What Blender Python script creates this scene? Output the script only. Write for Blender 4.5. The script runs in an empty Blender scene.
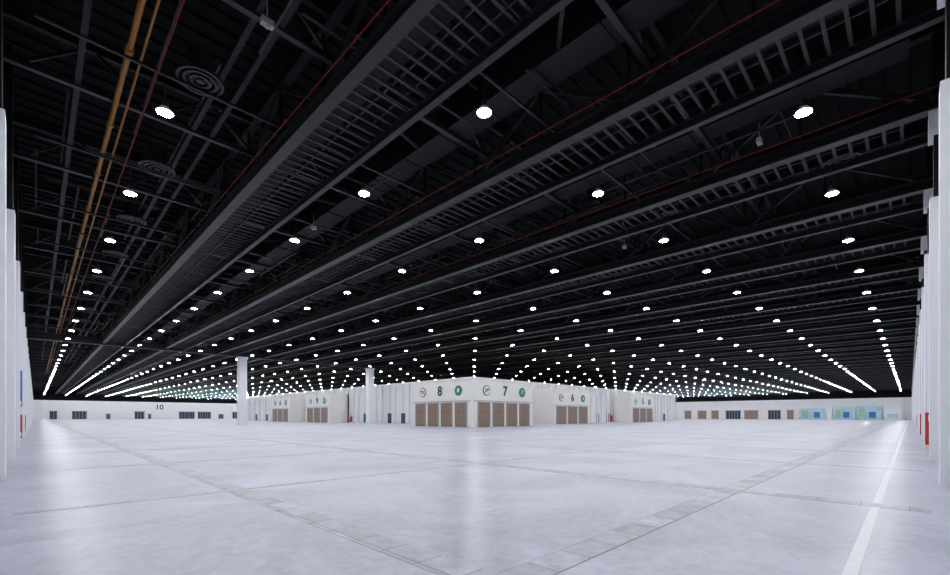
import bpy, math, random
from mathutils import Vector, Matrix
random.seed(4)
HC=1.9; YF=350.0; XF=300.0; WALLH=11.0; DECK=18.4; BZ=14.6
LX0,LY0,S=3.66,3.0,9.0
sc=bpy.context.scene
try:
    sc.view_settings.view_transform='Standard'
except Exception: pass

# ---------------- materials
def mat(name,col,rough=.6,metal=0,noise=0,nscale=1.0,emis=None,estr=0,bump=0,spec=.5):
    m=bpy.data.materials.new(name); m.use_nodes=True
    nt=m.node_tree; b=nt.nodes['Principled BSDF']
    b.inputs['Base Color'].default_value=(*col,1); b.inputs['Roughness'].default_value=rough
    b.inputs['Metallic'].default_value=metal
    b.inputs['Specular IOR Level'].default_value=spec
    if emis:
        b.inputs['Emission Color'].default_value=(*emis,1); b.inputs['Emission Strength'].default_value=estr
    if noise or bump:
        tc=nt.nodes.new('ShaderNodeTexCoord'); n=nt.nodes.new('ShaderNodeTexNoise')
        n.inputs['Scale'].default_value=nscale; n.inputs['Detail'].default_value=6
        nt.links.new(tc.outputs['Object'],n.inputs['Vector'])
        r=nt.nodes.new('ShaderNodeMapRange'); r.inputs['To Min'].default_value=1-noise; r.inputs['To Max'].default_value=1+noise*.4
        nt.links.new(n.outputs['Fac'],r.inputs['Value'])
        mx=nt.nodes.new('ShaderNodeVectorMath'); mx.operation='SCALE'
        mx.inputs[0].default_value=col; nt.links.new(r.outputs[0],mx.inputs['Scale'])
        nt.links.new(mx.outputs[0],b.inputs['Base Color'])
        if bump:
            bp=nt.nodes.new('ShaderNodeBump'); bp.inputs['Strength'].default_value=bump
            nt.links.new(n.outputs['Fac'],bp.inputs['Height']); nt.links.new(bp.outputs[0],b.inputs['Normal'])
    return m
M={}
M['white']=mat('painted_white_panel',(.83,.83,.84),.55,noise=.06,nscale=.4)
M['pier']=mat('pier_paint',(.83,.84,.88),.6,noise=.05,nscale=1.5)
M['cream']=mat('cream_panel',(.80,.785,.76),.5,noise=.05,nscale=.5)
M['dark']=mat('black_wall_paint',(.0045,.0045,.006),.9,noise=.3,nscale=.6,spec=.2)
M['steel']=mat('charcoal_steel',(.016,.016,.020),.42,noise=.4,nscale=.8,spec=.35)
M['steel2']=mat('black_steel',(.0065,.0065,.009),.55,noise=.4,nscale=.8,spec=.25)
M['slat']=mat('grey_cable_tray',(.022,.022,.027),.5,noise=.4,nscale=.7,spec=.35)
M['orange']=mat('orange_pipe_paint',(.36,.14,.014),.5,noise=.5,nscale=.5)
M['red']=mat('red_paint',(.50,.03,.02),.4,noise=.1)
M['dred']=mat('dark_red_pipe',(.16,.020,.010),.6,noise=.5,nscale=.3,spec=.2)
M['brown']=mat('brown_door_panel',(.30,.20,.16),.5,noise=.15,nscale=2)
M['frame']=mat('dark_frame',(.08,.065,.06),.5,noise=.1)
M['grey']=mat('grey_metal',(.33,.33,.35),.5,noise=.1)
M['green']=mat('green_sign',(.03,.22,.12),.4,noise=.05)
M['text']=mat('sign_text',(.04,.05,.09),.5,noise=.05)
M['blue']=mat('blue_banner',(.04,.20,.46),.5,noise=.2,nscale=.3)
M['lblue']=mat('light_blue_banner',(.48,.68,.80),.5,noise=.4,nscale=.4)
M['teal']=mat('green_banner',(.34,.52,.38),.5,noise=.2,nscale=.3)
M['glass']=mat('dark_glass',(.04,.06,.09),.15,noise=.2)
M['line']=mat('white_floor_paint',(.90,.90,.92),.45,noise=.15,nscale=6)
M['lamp']=mat('lamp_lens',(.9,.9,.9),.4,emis=(.935,.96,1.0),estr=360)
M['refl']=mat('lamp_reflector',(.35,.35,.37),.3,emis=(.93,.96,1.0),estr=.1,noise=.05)
M['house']=mat('lamp_housing',(.04,.04,.045),.4,metal=.5,noise=.1)

# floor
def floormat():
    m=bpy.data.materials.new('polished_concrete'); m.use_nodes=True; nt=m.node_tree; b=nt.nodes['Principled BSDF']
    N=nt.nodes.new; L=nt.links.new
    tc=N('ShaderNodeTexCoord')
    n1=N('ShaderNodeTexNoise'); n1.inputs['Scale'].default_value=.25; n1.inputs['Detail'].default_value=10; n1.inputs['Roughness'].default_value=.68; n1.inputs['Distortion'].default_value=.8
    n2=N('ShaderNodeTexNoise'); n2.inputs['Scale'].default_value=5; n2.inputs['Detail'].default_value=8; n2.inputs['Roughness'].default_value=.75
    L(tc.outputs['Object'],n1.inputs['Vector']); L(tc.outputs['Object'],n2.inputs['Vector'])
    mx=N('ShaderNodeMix'); mx.data_type='FLOAT'; mx.inputs[0].default_value=.35
    L(n1.outputs['Fac'],mx.inputs[2]); L(n2.outputs['Fac'],mx.inputs[3])
    cr=N('ShaderNodeValToRGB'); cr.color_ramp.elements[0].position=.39; cr.color_ramp.elements[0].color=(.34,.355,.43,1)
    cr.color_ramp.elements[1].position=.58; cr.color_ramp.elements[1].color=(.56,.575,.68,1)
    L(mx.outputs[0],cr.inputs[0])
    br=N('ShaderNodeTexBrick'); br.offset=0; br.inputs['Scale'].default_value=1; br.inputs['Brick Width'].default_value=9; br.inputs['Row Height'].default_value=9
    br.inputs['Mortar Size'].default_value=.007; br.inputs['Mortar Smooth'].default_value=.2
    br.inputs['Color1'].default_value=(1,1,1,1);br.inputs['Color2'].default_value=(.93,.93,.94,1);br.inputs['Mortar'].default_value=(.84,.84,.86,1)
    mp=N('ShaderNodeMapping'); mp.inputs['Location'].default_value=(1.0,1.5,0); L(tc.outputs['Object'],mp.inputs[0]); L(mp.outputs[0],br.inputs['Vector'])
    mu=N('ShaderNodeMix'); mu.data_type='RGBA'; mu.blend_type='MULTIPLY'; mu.inputs[0].default_value=1
    L(cr.outputs[0],mu.inputs[6]); L(br.outputs['Color'],mu.inputs[7]); L(mu.outputs[2],b.inputs['Base Color'])
    r=N('ShaderNodeMapRange'); r.inputs['To Min'].default_value=.22; r.inputs['To Max'].default_value=.46; L(n1.outputs['Fac'],r.inputs[0]); L(r.outputs[0],b.inputs['Roughness'])
    bp=N('ShaderNodeBump'); bp.inputs['Strength'].default_value=.06; bp.inputs['Distance'].default_value=.02; L(n2.outputs['Fac'],bp.inputs['Height']); L(bp.outputs[0],b.inputs['Normal'])
    return m
M['floor']=floormat()
def lidmat(rot,bw):
    m=bpy.data.materials.new('trench_lid'); m.use_nodes=True; nt=m.node_tree; b=nt.nodes['Principled BSDF']
    N=nt.nodes.new; L=nt.links.new
    tc=N('ShaderNodeTexCoord'); mp=N('ShaderNodeMapping'); mp.inputs['Rotation'].default_value=(0,0,rot)
    L(tc.outputs['Object'],mp.inputs[0])
    br=N('ShaderNodeTexBrick'); br.offset=0; br.inputs['Scale'].default_value=1; br.inputs['Brick Width'].default_value=bw; br.inputs['Row Height'].default_value=.5
    br.inputs['Mortar Size'].default_value=.012; br.inputs['Bias'].default_value=-.1
    br.inputs['Color1'].default_value=(.52,.53,.60,1);br.inputs['Color2'].default_value=(.36,.37,.42,1);br.inputs['Mortar'].default_value=(.22,.22,.25,1)
    L(mp.outputs[0],br.inputs['Vector'])
    n=N('ShaderNodeTexNoise'); n.inputs['Scale'].default_value=3; n.inputs['Detail'].default_value=8; n.inputs['Roughness'].default_value=.7; L(tc.outputs['Object'],n.inputs['Vector'])
    r=N('ShaderNodeMapRange'); r.inputs['From Min'].default_value=.3; r.inputs['From Max'].default_value=.7; r.inputs['To Min'].default_value=.7; r.inputs['To Max'].default_value=1.2; L(n.outputs['Fac'],r.inputs[0])
    v=N('ShaderNodeVectorMath'); v.operation='SCALE'; L(br.outputs['Color'],v.inputs[0]); L(r.outputs[0],v.inputs['Scale'])
    L(v.outputs[0],b.inputs['Base Color']); b.inputs['Roughness'].default_value=.4
    return m
M['lidx']=lidmat(0,.75); M['lidy']=lidmat(math.pi/2,.75)

# ---------------- mesh builder
class MB:
    def __init__(s): s.v=[];s.f=[];s.m=[]
    def box(s,x0,x1,y0,y1,z0,z1,m=0):
        n=len(s.v); s.v+=[(x0,y0,z0),(x1,y0,z0),(x1,y1,z0),(x0,y1,z0),(x0,y0,z1),(x1,y0,z1),(x1,y1,z1),(x0,y1,z1)]
        s.f+=[(n,n+3,n+2,n+1),(n+4,n+5,n+6,n+7),(n,n+1,n+5,n+4),(n+1,n+2,n+6,n+5),(n+2,n+3,n+7,n+6),(n+3,n,n+4,n+7)]; s.m+=[m]*6
    def bar(s,a,b,w,m=0):
        a=Vector(a);b=Vector(b);d=(b-a).normalized()
        up=Vector((0,0,1)) if abs(d.z)<.95 else Vector((1,0,0))
        r=d.cross(up).normalized()*w/2; u=r.cross(d).normalized()*w/2
        n=len(s.v)
        for p in (a,b):
            for q in (-r-u,r-u,r+u,-r+u): s.v.append(tuple(p+q))
        s.f+=[(n,n+1,n+2,n+3),(n+7,n+6,n+5,n+4)]
        for i in range(4):
            j=(i+1)%4; s.f.append((n+i,n+4+i,n+4+j,n+j))
        s.m+=[m]*6
    def cyl(s,a,b,r0,r1=None,seg=8,m=0,cap=True):
        if r1 is None:r1=r0
        a=Vector(a);b=Vector(b);d=(b-a).normalized()
        up=Vector((0,0,1)) if abs(d.z)<.95 else Vector((1,0,0))
        r=d.cross(up).normalized(); u=r.cross(d).normalized(); n=len(s.v)
        for p,rr in ((a,r0),(b,r1)):
            for i in range(seg):
                t=2*math.pi*i/seg; s.v.append(tuple(p+r*math.cos(t)*rr+u*math.sin(t)*rr))
        for i in range(seg):
            j=(i+1)%seg; s.f.append((n+i,n+j,n+seg+j,n+seg+i)); s.m.append(m)
        if cap:
            s.f.append(tuple(range(n+seg-1,n-1,-1))); s.f.append(tuple(range(n+seg,n+2*seg))); s.m+=[m,m]
    def ring(s,c,R,r,h,seg=24,m=0):
        n=len(s.v)
        for i in range(seg):
            t=2*math.pi*i/seg; cx,cy=math.cos(t),math.sin(t)
            for rr,z in ((r,0),(R,0),(R,h),(r,h)): s.v.append((c[0]+cx*rr,c[1]+cy*rr,c[2]+z))
        for i in range(seg):
            j=(i+1)%seg
            for k in range(4):
                l=(k+1)%4; s.f.append((n+4*i+k,n+4*j+k,n+4*j+l,n+4*i+l)); s.m.append(m)
    def obj(s,name,mats,parent=None):
        me=bpy.data.meshes.new(name); me.from_pydata(s.v,[],s.f)
        for k in mats: me.materials.append(M[k])
        me.polygons.foreach_set('material_index',s.m); me.update()
        o=bpy.data.objects.new(name,me); sc.collection.objects.link(o)
        if parent: o.parent=parent
        return o
def empty(name,loc=(0,0,0)):
    o=bpy.data.objects.new(name,None); o.location=loc; sc.collection.objects.link(o); return o

# ---------------- shell
b=MB(); b.box(-1.2,XF,-1.2,YF,-.3,0); b.obj('floor',['floor'])
WL=-1.2
b=MB(); b.box(WL,XF,WL,YF,DECK,DECK+.3)
y=0
while y<110:
    b.box(WL,110,y,y+.35,DECK-.12,DECK); y+=.9
b.obj('ceiling',['dark'])
def wall(name,x0,x1,y0,y1,extra=None):
    b=MB(); b.box(x0,x1,y0,y1,0,WALLH,0); b.box(x0,x1,y0,y1,WALLH,DECK+.3,1)
    if extra: extra(b)
    return b.obj(name,['white','dark'])
wl=wall('wall_left',WL-.3,WL,WL-.3,YF+.3)
wr=wall('wall_right',WL,XF+.3,WL-.3,WL)
def exL(b):
    x=2
    while x<XF: b.box(x,x+.5,YF-.35,YF,5.6,WALLH,0); x+=9
    b.box(WL,XF,YF-.2,YF,WALLH-.5,WALLH,0)
def exR(b):
    y=2
    while y<YF: b.box(XF-.35,XF,y,y+.5,5.6,WALLH,0); y+=9
    b.box(XF-.2,XF,WL,YF,WALLH-.5,WALLH,0)
wfl=wall('wall_far_left',WL,XF,YF,YF+.3,exL)
wfr=wall('wall_far_right',XF,XF+.3,WL,YF,exR)
# piers
b=MB(); y=10
while y<YF-2:
    b.box(WL,-.63,y,y+.9,0,WALLH,0); b.box(WL,-.70,y+.1,y+.8,WALLH,DECK,1)
    y+=9
b.obj('piers',['pier','steel2'],wl)
b=MB(); x=8.4
while x<XF-2:
    b.box(x,x+.9,WL,-.58,0,WALLH,0); b.box(x+.1,x+.8,WL,-.7,WALLH,DECK,1)
    b.box(x-.1,x+1.0,WL,-.55,BZ-1.0,BZ-.02,0)   # corbel
    x+=9
b.obj('piers',['pier','steel2'],wr)
b=MB(); b.box(WL,WL+.06,WL+.1,YF-.4,0,.2); b.obj('baseboard_left',['grey'])
b=MB(); b.box(WL+.1,XF-.4,WL,WL+.06,0,.2); b.obj('baseboard_right',['grey'])

# ---------------- roof steel
b=MB(); x=8.5
while x<XF-4:
    near=x<150
    for dx in (0,3.0):
        w=.26 if dx==0 else .14
        b.box(x+dx-w,x+dx+w,WL+.02,YF-.4,BZ,BZ+.07,0)
        b.box(x+dx-.06,x+dx+.06,WL+.02,YF-.4,BZ+.07,BZ+.55 if dx==0 else BZ+.35,1)
        b.box(x+dx-w,x+dx+w,WL+.02,YF-.4,BZ+.55 if dx==0 else BZ+.35,BZ+.62 if dx==0 else BZ+.42,0)
    b.box(x-.2,x+.2,WL+.02,YF-.4,DECK-.6,DECK-.15,1)
    if near:
        y=WL+.5;k=0
        ymax=200 if x<60 else 120
        while y<ymax:
            z0,z1=BZ+.5,DECK-.5
            if k%2: z0,z1=z1,z0
            b.bar((x,y,z0),(x,y+4.5,z1),.22,0)
            b.bar((x,y,BZ+.5),(x,y,DECK-.5),.12,1)
            if k%2==0: b.bar((x+3,y,BZ+.4),(x+1,y,DECK-.3),.1,1)
            y+=4.5;k+=1
    x+=9
y=7.5;k=0
while y<YF-3:
    b.box(WL+.02,XF-.4,y-.12,y+.12,DECK-.5,DECK-.2,1)
    b.box(WL+.02,XF-.4,y-.12,y+.12,16.1,16.35,0)
    if y<130:
        x=-.5;j=0
        while x<150:
            z0,z1=16.2,DECK-.3
            if j%2:z0,z1=z1,z0
            b.bar((x,y,z0),(x+2.25,y,z1),.13,0); x+=2.25;j+=1
    y+=9
for i in range(12):
    for j in range(14):
        x=8.5+9*i; y=7.5+9*j
        b.bar((x+3,y,BZ+.4),(x+9,y+4.5,DECK-.6),.14,0)
b.box(WL+.1,XF-.5,99.6,100.4,BZ-.25,BZ+.9,0)
roof=b.obj('roof_steel_trusses',['steel','steel2'])
b=MB(); x=8.5
while x<XF-4:
    lim=YF-1 if x<30 else (170 if x<120 else 0)
    y=.2
    while y<lim:
        b.box(x+.1,x+2.9,y,y+.12,BZ+.36,BZ+.42,0); y+=.6
    if lim==0: b.box(x+.3,x+2.7,0,YF-1,BZ+.45,BZ+.5,1)
    else:
        for dx in (1.5,): b.box(x+dx,x+dx+.06,.2,YF-1,BZ+.42,BZ+.52,0)
        b.box(x+.35,x+1.5,.2,lim,BZ+.75,BZ+1.15,1)
    x+=9
b.obj('cable_tray_walkways',['slat','steel2'],roof)
b=MB()
for i in range(260):
    x=random.uniform(0,60); y=random.uniform(2,90); z=random.uniform(15.4,17)
    if random.random()<.5: b.cyl((x,y,z),(x+random.uniform(3,9),y,z),.05,seg=5)
    else: b.cyl((x,y,z),(x,y+random.uniform(4,14),z),.06,seg=5)
for i in range(14):
    y=12+i*9; b.box(0,60,y,y+.1,BZ+.9,BZ+1.0)
for xx in (1.2,5.5,6.3): b.box(xx,xx+.2,0,160,16.2,16.4,1)
b.obj('electrical_conduits',['steel','steel2'],roof)
b=MB()
for x in (14.6,23.6,41.6):
    b.box(x,x+1.3,0,200,16.3,17.2); y=2
    while y<120: b.box(x-.05,x+1.35,y,y+.1,16.25,17.25); y+=3
b.obj('air_ducts',['steel2'],roof)
b=MB()
for x in (2.55,2.95): b.cyl((x,WL+.1,15.9),(x,200,15.9),.10 if x<2.8 else .045,seg=10)
y=3
while y<200:
    b.cyl((2.55,y,15.9),(2.55,y+.25,15.9),.15,seg=10); y+=6
b.obj('orange_pipes',['orange'],roof)
b=MB()
for x in (3.4,8.1,17.0,26.0): b.cyl((x,WL+.1,15.35),(x,220,15.35),.035,seg=6)
b.obj('sprinkler_pipes',['dred'],roof)
b=MB()
for X0 in (4.8,30.8,57.8):
    for j in range(14):
        c=(X0,2.6+9*j,15.6)
        for R in (.85,.62,.38): b.ring(c,R,R-.1,.12)
        b.cyl((c[0],c[1],15.72),(c[0],c[1],16.8),.45,seg=16)
        b.cyl((c[0],c[1],15.6),(c[0],c[1],15.72),.14,seg=10)
b.obj('round_air_diffusers',['steel'],roof)
b=MB()
for (x,y) in ((5.6,15.5),(25,5.2),(21,6.0),(14,30),(33,16)):
    b.box(x-.2,x+.2,y-.1,y+.1,15.2,15.42); b.cyl((x,y,15.42),(x,y,16.2),.02,seg=5); b.cyl((x,y,15.2),(x,y,15.14),.09,.07,seg=10)
b.obj('ceiling_speakers',['grey'],roof)

# ---------------- lamps
root=empty('high_bay_lights')
bl=MB(); bh=MB(); br_=MB(); LZ=13.98
x=LX0
while x<XF-2:
    y=LY0
    while y<YF-2:
        near=(x+y)<90; seg=18 if near else 8
        n=len(bl.v); R=.285
        for rr,dz in ((R,0),(R*.6,-.022)):
            for i in range(seg):
                t=2*math.pi*i/seg; bl.v.append((x+math.cos(t)*rr,y+math.sin(t)*rr,LZ+dz))
        bl.v.append((x,y,LZ-.028)); c=len(bl.v)-1
        for i in range(seg):
            j=(i+1)%seg; bl.f.append((n+j,n+i,n+seg+i,n+seg+j)); bl.m.append(0)
            bl.f.append((n+seg+j,n+seg+i,c)); bl.m.append(0)
        br_.cyl((x,y,LZ+.005),(x,y,LZ+.20),.30,.16,seg=18 if near else 8)
        bh.cyl((x,y,LZ+.20),(x,y,LZ+.48),.14,.11,seg=8)
        bh.cyl((x,y,LZ+.48),(x,y,16.08),.02,seg=4)
        y+=S
    x+=S
bl.obj('lenses',['lamp'],root); br_.obj('reflectors',['refl'],root); bh.obj('housings',['house'],root)

# ---------------- columns
for x in (31,62):
    b=MB(); y=100
    b.box(x-.75,x+.75,y-.75,y+.75,0.01,BZ-.3); b.box(x-.9,x+.9,y-.9,y+.9,0.01,.3); b.box(x-.9,x+.9,y-.9,y+.9,BZ-.7,BZ-.25)
    b.obj('column',['pier'])

# ---------------- central building
IX0,IY0,IX1,IY1=66,66,180,209
IH=10.3
cb=empty('central_room_block')
b=MB()
b.box(IX0,IX1,IY0,IY1,0,IH,0)
b.box(IX0-.15,IX1,IY0-.15,IY1,IH-.35,IH,0)
y=IY0+4
while y<IY1: b.box(IX0-.45,IX0,y,y+.5,0,IH-.35,0); b.box(IX0-.06,IX0,y+2.8,y+2.9,0,IH-.35,1); y+=6
x=IX0+4
while x<IX1: b.box(x,x+.5,IY0-.45,IY0,0,IH-.35,0); b.box(x+2.8,x+2.9,IY0-.06,IY0,0,IH-.35,1); x+=6
b.obj('walls',['white','grey'],cb)

def text(s,size,loc,rz,m,parent):
    cu=bpy.data.curves.new('numeral','FONT'); cu.body=s; cu.size=size; cu.align_x='CENTER'; cu.align_y='CENTER'; cu.extrude=.04; cu.offset=.02*size
    cu.materials.append(M[m]); o=bpy.data.objects.new('numeral_'+s,cu); sc.collection.objects.link(o)
    o.matrix_world=Matrix.Translation(loc)@Matrix.Rotation(rz,4,'Z')@Matrix.Rotation(math.pi/2,4,'X')
    o.parent=parent
doorn=[0]
def face(kind,plane,a0,a1,H,ndoors,label,parent,dh=4.15):
    b=MB()
    def bx(a,c,d0,d1,z0,z1,m):
        if kind=='L': b.box(plane-d1,plane-d0,a,c,z0,z1,m)
        else: b.box(a,c,plane-d1,plane-d0,z0,z1,m)
    L=a1-a0; pw=1.0; ow=(L-pw*(ndoors+1))/ndoors
    for i in range(ndoors):
        s=a0+pw+i*(ow+pw); e=s+ow
        bx(s,e,0,.04,0,dh,1)
        bx(s-.12,s,0,.16,0,dh+.15,2); bx(e,e+.12,0,.16,0,dh+.15,2); bx(s-.12,e+.12,0,.16,dh,dh+.18,2)
        nl=4; lw=ow/nl
        for k in range(nl):
            bx(s+k*lw+.04,s+(k+1)*lw-.04,.04,.10,.1,2.62,0)
            bx(s+k*lw+.04,s+(k+1)*lw-.04,.04,.10,2.68,dh-.05,0)
    bx(a0,a1,0,.1,dh+.35,dh+.45,2)
    bx(a0-.1,a1+.1,0,.15,H-.25,H,3)
    doorn[0]+=1
    b.obj('doors_%d'%doorn[0],['brown','frame','grey','cream'],parent)
    if not label: return
    mid=(a0+a1)/2; z=dh+(H-dh)*.52
    rz=-math.pi/2 if kind=='L' else 0
    def pos(a,d): return Vector((plane-d,a,z)) if kind=='L' else Vector((a,plane-d,z))
    sgn=-1 if kind=='L' else 1
    text(label,2.5,pos(mid,.06),rz,'text',parent)
    for off,g in ((-L*.31,0),(L*.31,1)):
        c=pos(mid+sgn*off,0); d=Vector((-1,0,0)) if kind=='L' else Vector((0,-1,0))
        b=MB(); b.cyl(c,c+d*.1,.92,seg=24,m=0); 
        if not g:
            b.cyl(c+d*.1,c+d*.12,.80,seg=24,m=1)
            t=Vector((0,1,0)) if kind=='L' else Vector((1,0,0))
            b.bar(c+d*.14-t*.5-Vector((0,0,.3)),c+d*.14+t*.5+Vector((0,0,.3)),.16,m=0)
            b.bar(c+d*.14-t*.5+Vector((0,0,.25)),c+d*.14+t*.5+Vector((0,0,.25)),.12,m=0)
            b.obj('round_plaque',['text','cream'],parent)
        else:
            b.obj('round_plaque',['green','white'],parent)
            text(label,1.0,c+d*.14,rz,'white',parent)
EB=8.5
b=MB(); b.box(53,66,53,70,0,EB,0); b.box(66,70,53,66,0,EB,0)
b.obj('corner_lobby',['cream'],cb)
face('L',53,53.4,69.6,EB,4,'8',cb); face('R',53,53.4,69.6,EB,4,'7',cb)
def lobby(kind,a0,a1,label):
    b=MB()
    if kind=='L': b.box(60,66,a0,a1,0,EB,0)
    else: b.box(a0,a1,60,66,0,EB,0)
    b.obj('lobby',['cream'],cb); face(kind,60,a0+.5,a1-.5,EB,3,label,cb)
lobby('R',87,104,'6'); lobby('R',128,145,'5'); lobby('L',118,134,'9'); lobby('L',146,162,'6')
b=MB()
for a in (78,84,112,118,124,150,156,168):
    b.box(a,a+1.6,IY0-.1,IY0,0,2.6,0); b.box(a-.1,a+1.7,IY0-.06,IY0,2.6,2.75,1)
for a in (90,96,108,140,170,182,194):
    b.box(IX0-.1,IX0,a,a+1.6,0,2.6,0)
b.box(73,76.5,IY0-.12,IY0,0,6,1); b.box(77,77.8,IY0-.12,IY0,0,6,1)
b.obj('service_doors',['glass','grey'],cb)
def cab(x0,x1,y0,y1,z0,z1,par=None):
    b=MB(); b.box(x0,x1,y0,y1,z0,z1,0)
    b.box(x0+.04,x1-.04,y0-.02,y0,z1-.35,z1-.08,1)
    b.obj('fire_hose_cabinet',['red','white'],par)
for a in (72.5,82.0,105.5,109,126.5): cab(a,a+1.0,65.6,66,0.15,2.4,cb)
for a in (71.5,116,): 
    b=MB(); b.box(65.6,66,a,a+.8,.15,2.0,0); b.box(65.58,65.6,a+.1,a+.7,1.5,1.9,1); b.obj('fire_hose_cabinet',['red','white'],cb)
def cabR(x): 
    b=MB(); b.box(x-.18,x,-1.1,-.60,.3,2.1,0); b.box(x-.2,x-.18,-1.0,-.72,1.6,1.95,1); b.obj('fire_hose_cabinet',['red','white'],wr)
cabR(35.4); cabR(53.4); cabR(80.4)
def cabL(y,mm,z0,z1,nm):
    b=MB(); b.box(-1.1,-.66,y-.12,y,z0,z1,0); b.box(-1.06,-.7,y-.14,y-.12,z0+.1,z0+.4,1); b.obj(nm,[mm,'white'],wl)
cabL(46,'red',.3,2.0,'fire_hose_cabinet'); cabL(46,'blue',2.6,5.2,'blue_panel'); cabL(64,'red',.3,2.,'fire_hose_cabinet')
# far wall doors (parts of their wall)
b=MB()
def fl(x0,x1,z0,z1,m): b.box(x0,x1,YF-.3,YF-.01,z0,z1,m)
for x0,x1,m in ((6,9,0),(15.5,22,0),(31,33,1),(45,50,0),(52,53.5,1),(69,78,0),(80,88,0),(93,96,1),(102,108,0)):
    h=4.6 if m==0 else 3
    fl(x0,x1,0,h,m); fl(x0-.4,x1+.4,h,h+.35,2)
    k=x0+1.5
    while k<x1: b.box(k,k+.15,YF-.34,YF-.3,0,h,2); k+=1.5
b.obj('doors',['glass','frame','grey'],wfl)
text('10',4.5,(58,YF-.25,7.6),0,'text',wfl)
b=MB()
def fr(y0,y1,z0,z1,m,d=.3): b.box(XF-d,XF-.01,y0,y1,z0,z1,m)
for y0,y1,m in ((100,104,0),(91,96,0),(84,88,0),(72,80,3),(63,70,0),(52,58,3),(46,49,0)):
    fr(y0,y1,0,5,m); fr(y0-.4,y1+.4,5,5.4,2)
    k=y0+1.5
    while k<y1: b.box(XF-.34,XF-.3,k,k+.15,0,5,2); k+=1.5
b.obj('doors',['brown','frame','grey','glass'],wfr)
b=MB()
for y0,y1,z0,z1,m in ((32,43,0,6,0),(29.2,31,0,6,1),(19.8,28.4,0,6.4,0),(10,19,0,7,0),(3,9,0,5.5,1),(12,14.5,1,4,2),(22,24.5,1,4,2),(34,36.5,1,4,2),(39,42,1,5,3),(16.2,18.5,1,5.5,3),(25.5,27.5,1,5,3),(4,8,1,3,0)):
    b.box(XF-4.2 if m>=2 or (y0==4) else XF-4,XF-3.5,y0,y1,z0,z1,m)
b.obj('exhibition_banner_wall',['lblue','white','blue','teal'])

# ---------------- floor details
b=MB()
b.box(0,XF-6,.44,.58,0,.004)
b.obj('painted_floor_line',['line'])
b=MB(); b2=MB()
for k in range(6):
    c=3.66+9*k; w=.25 if k<2 else .10
    b.box(c-w,c+w,-.3,(340 if c<52 else 50) if k!=3 else 98.9,0,.005)
fo=bpy.data.objects['floor']
b.obj('trench_covers',['lidy'],fo)
for k in range(6):
    c=3.25+9*k; w=.25 if k<1 else .10
    b2.box(-.3,290 if c<50 else 50,c-w,c+w,0,.006)
b2.obj('trench_covers',['lidx'],fo)

# ---------------- world
w=bpy.data.worlds.new('World'); sc.world=w; w.use_nodes=True
w.node_tree.nodes['Background'].inputs[0].default_value=(.02,.02,.025,1); w.node_tree.nodes['Background'].inputs[1].default_value=.3
# ---------------- camera
cd=bpy.data.cameras.new('camera'); cam=bpy.data.objects.new('camera',cd); sc.collection.objects.link(cam)
cam.location=(0,0,HC); cam.rotation_euler=(math.pi/2,0,-math.pi/4)
cd.sensor_width=36; cd.lens=36*437.5/950; cd.shift_y=128.5/950; cd.shift_x=2.5/950; cd.clip_start=.05; cd.clip_end=1500
sc.camera=cam
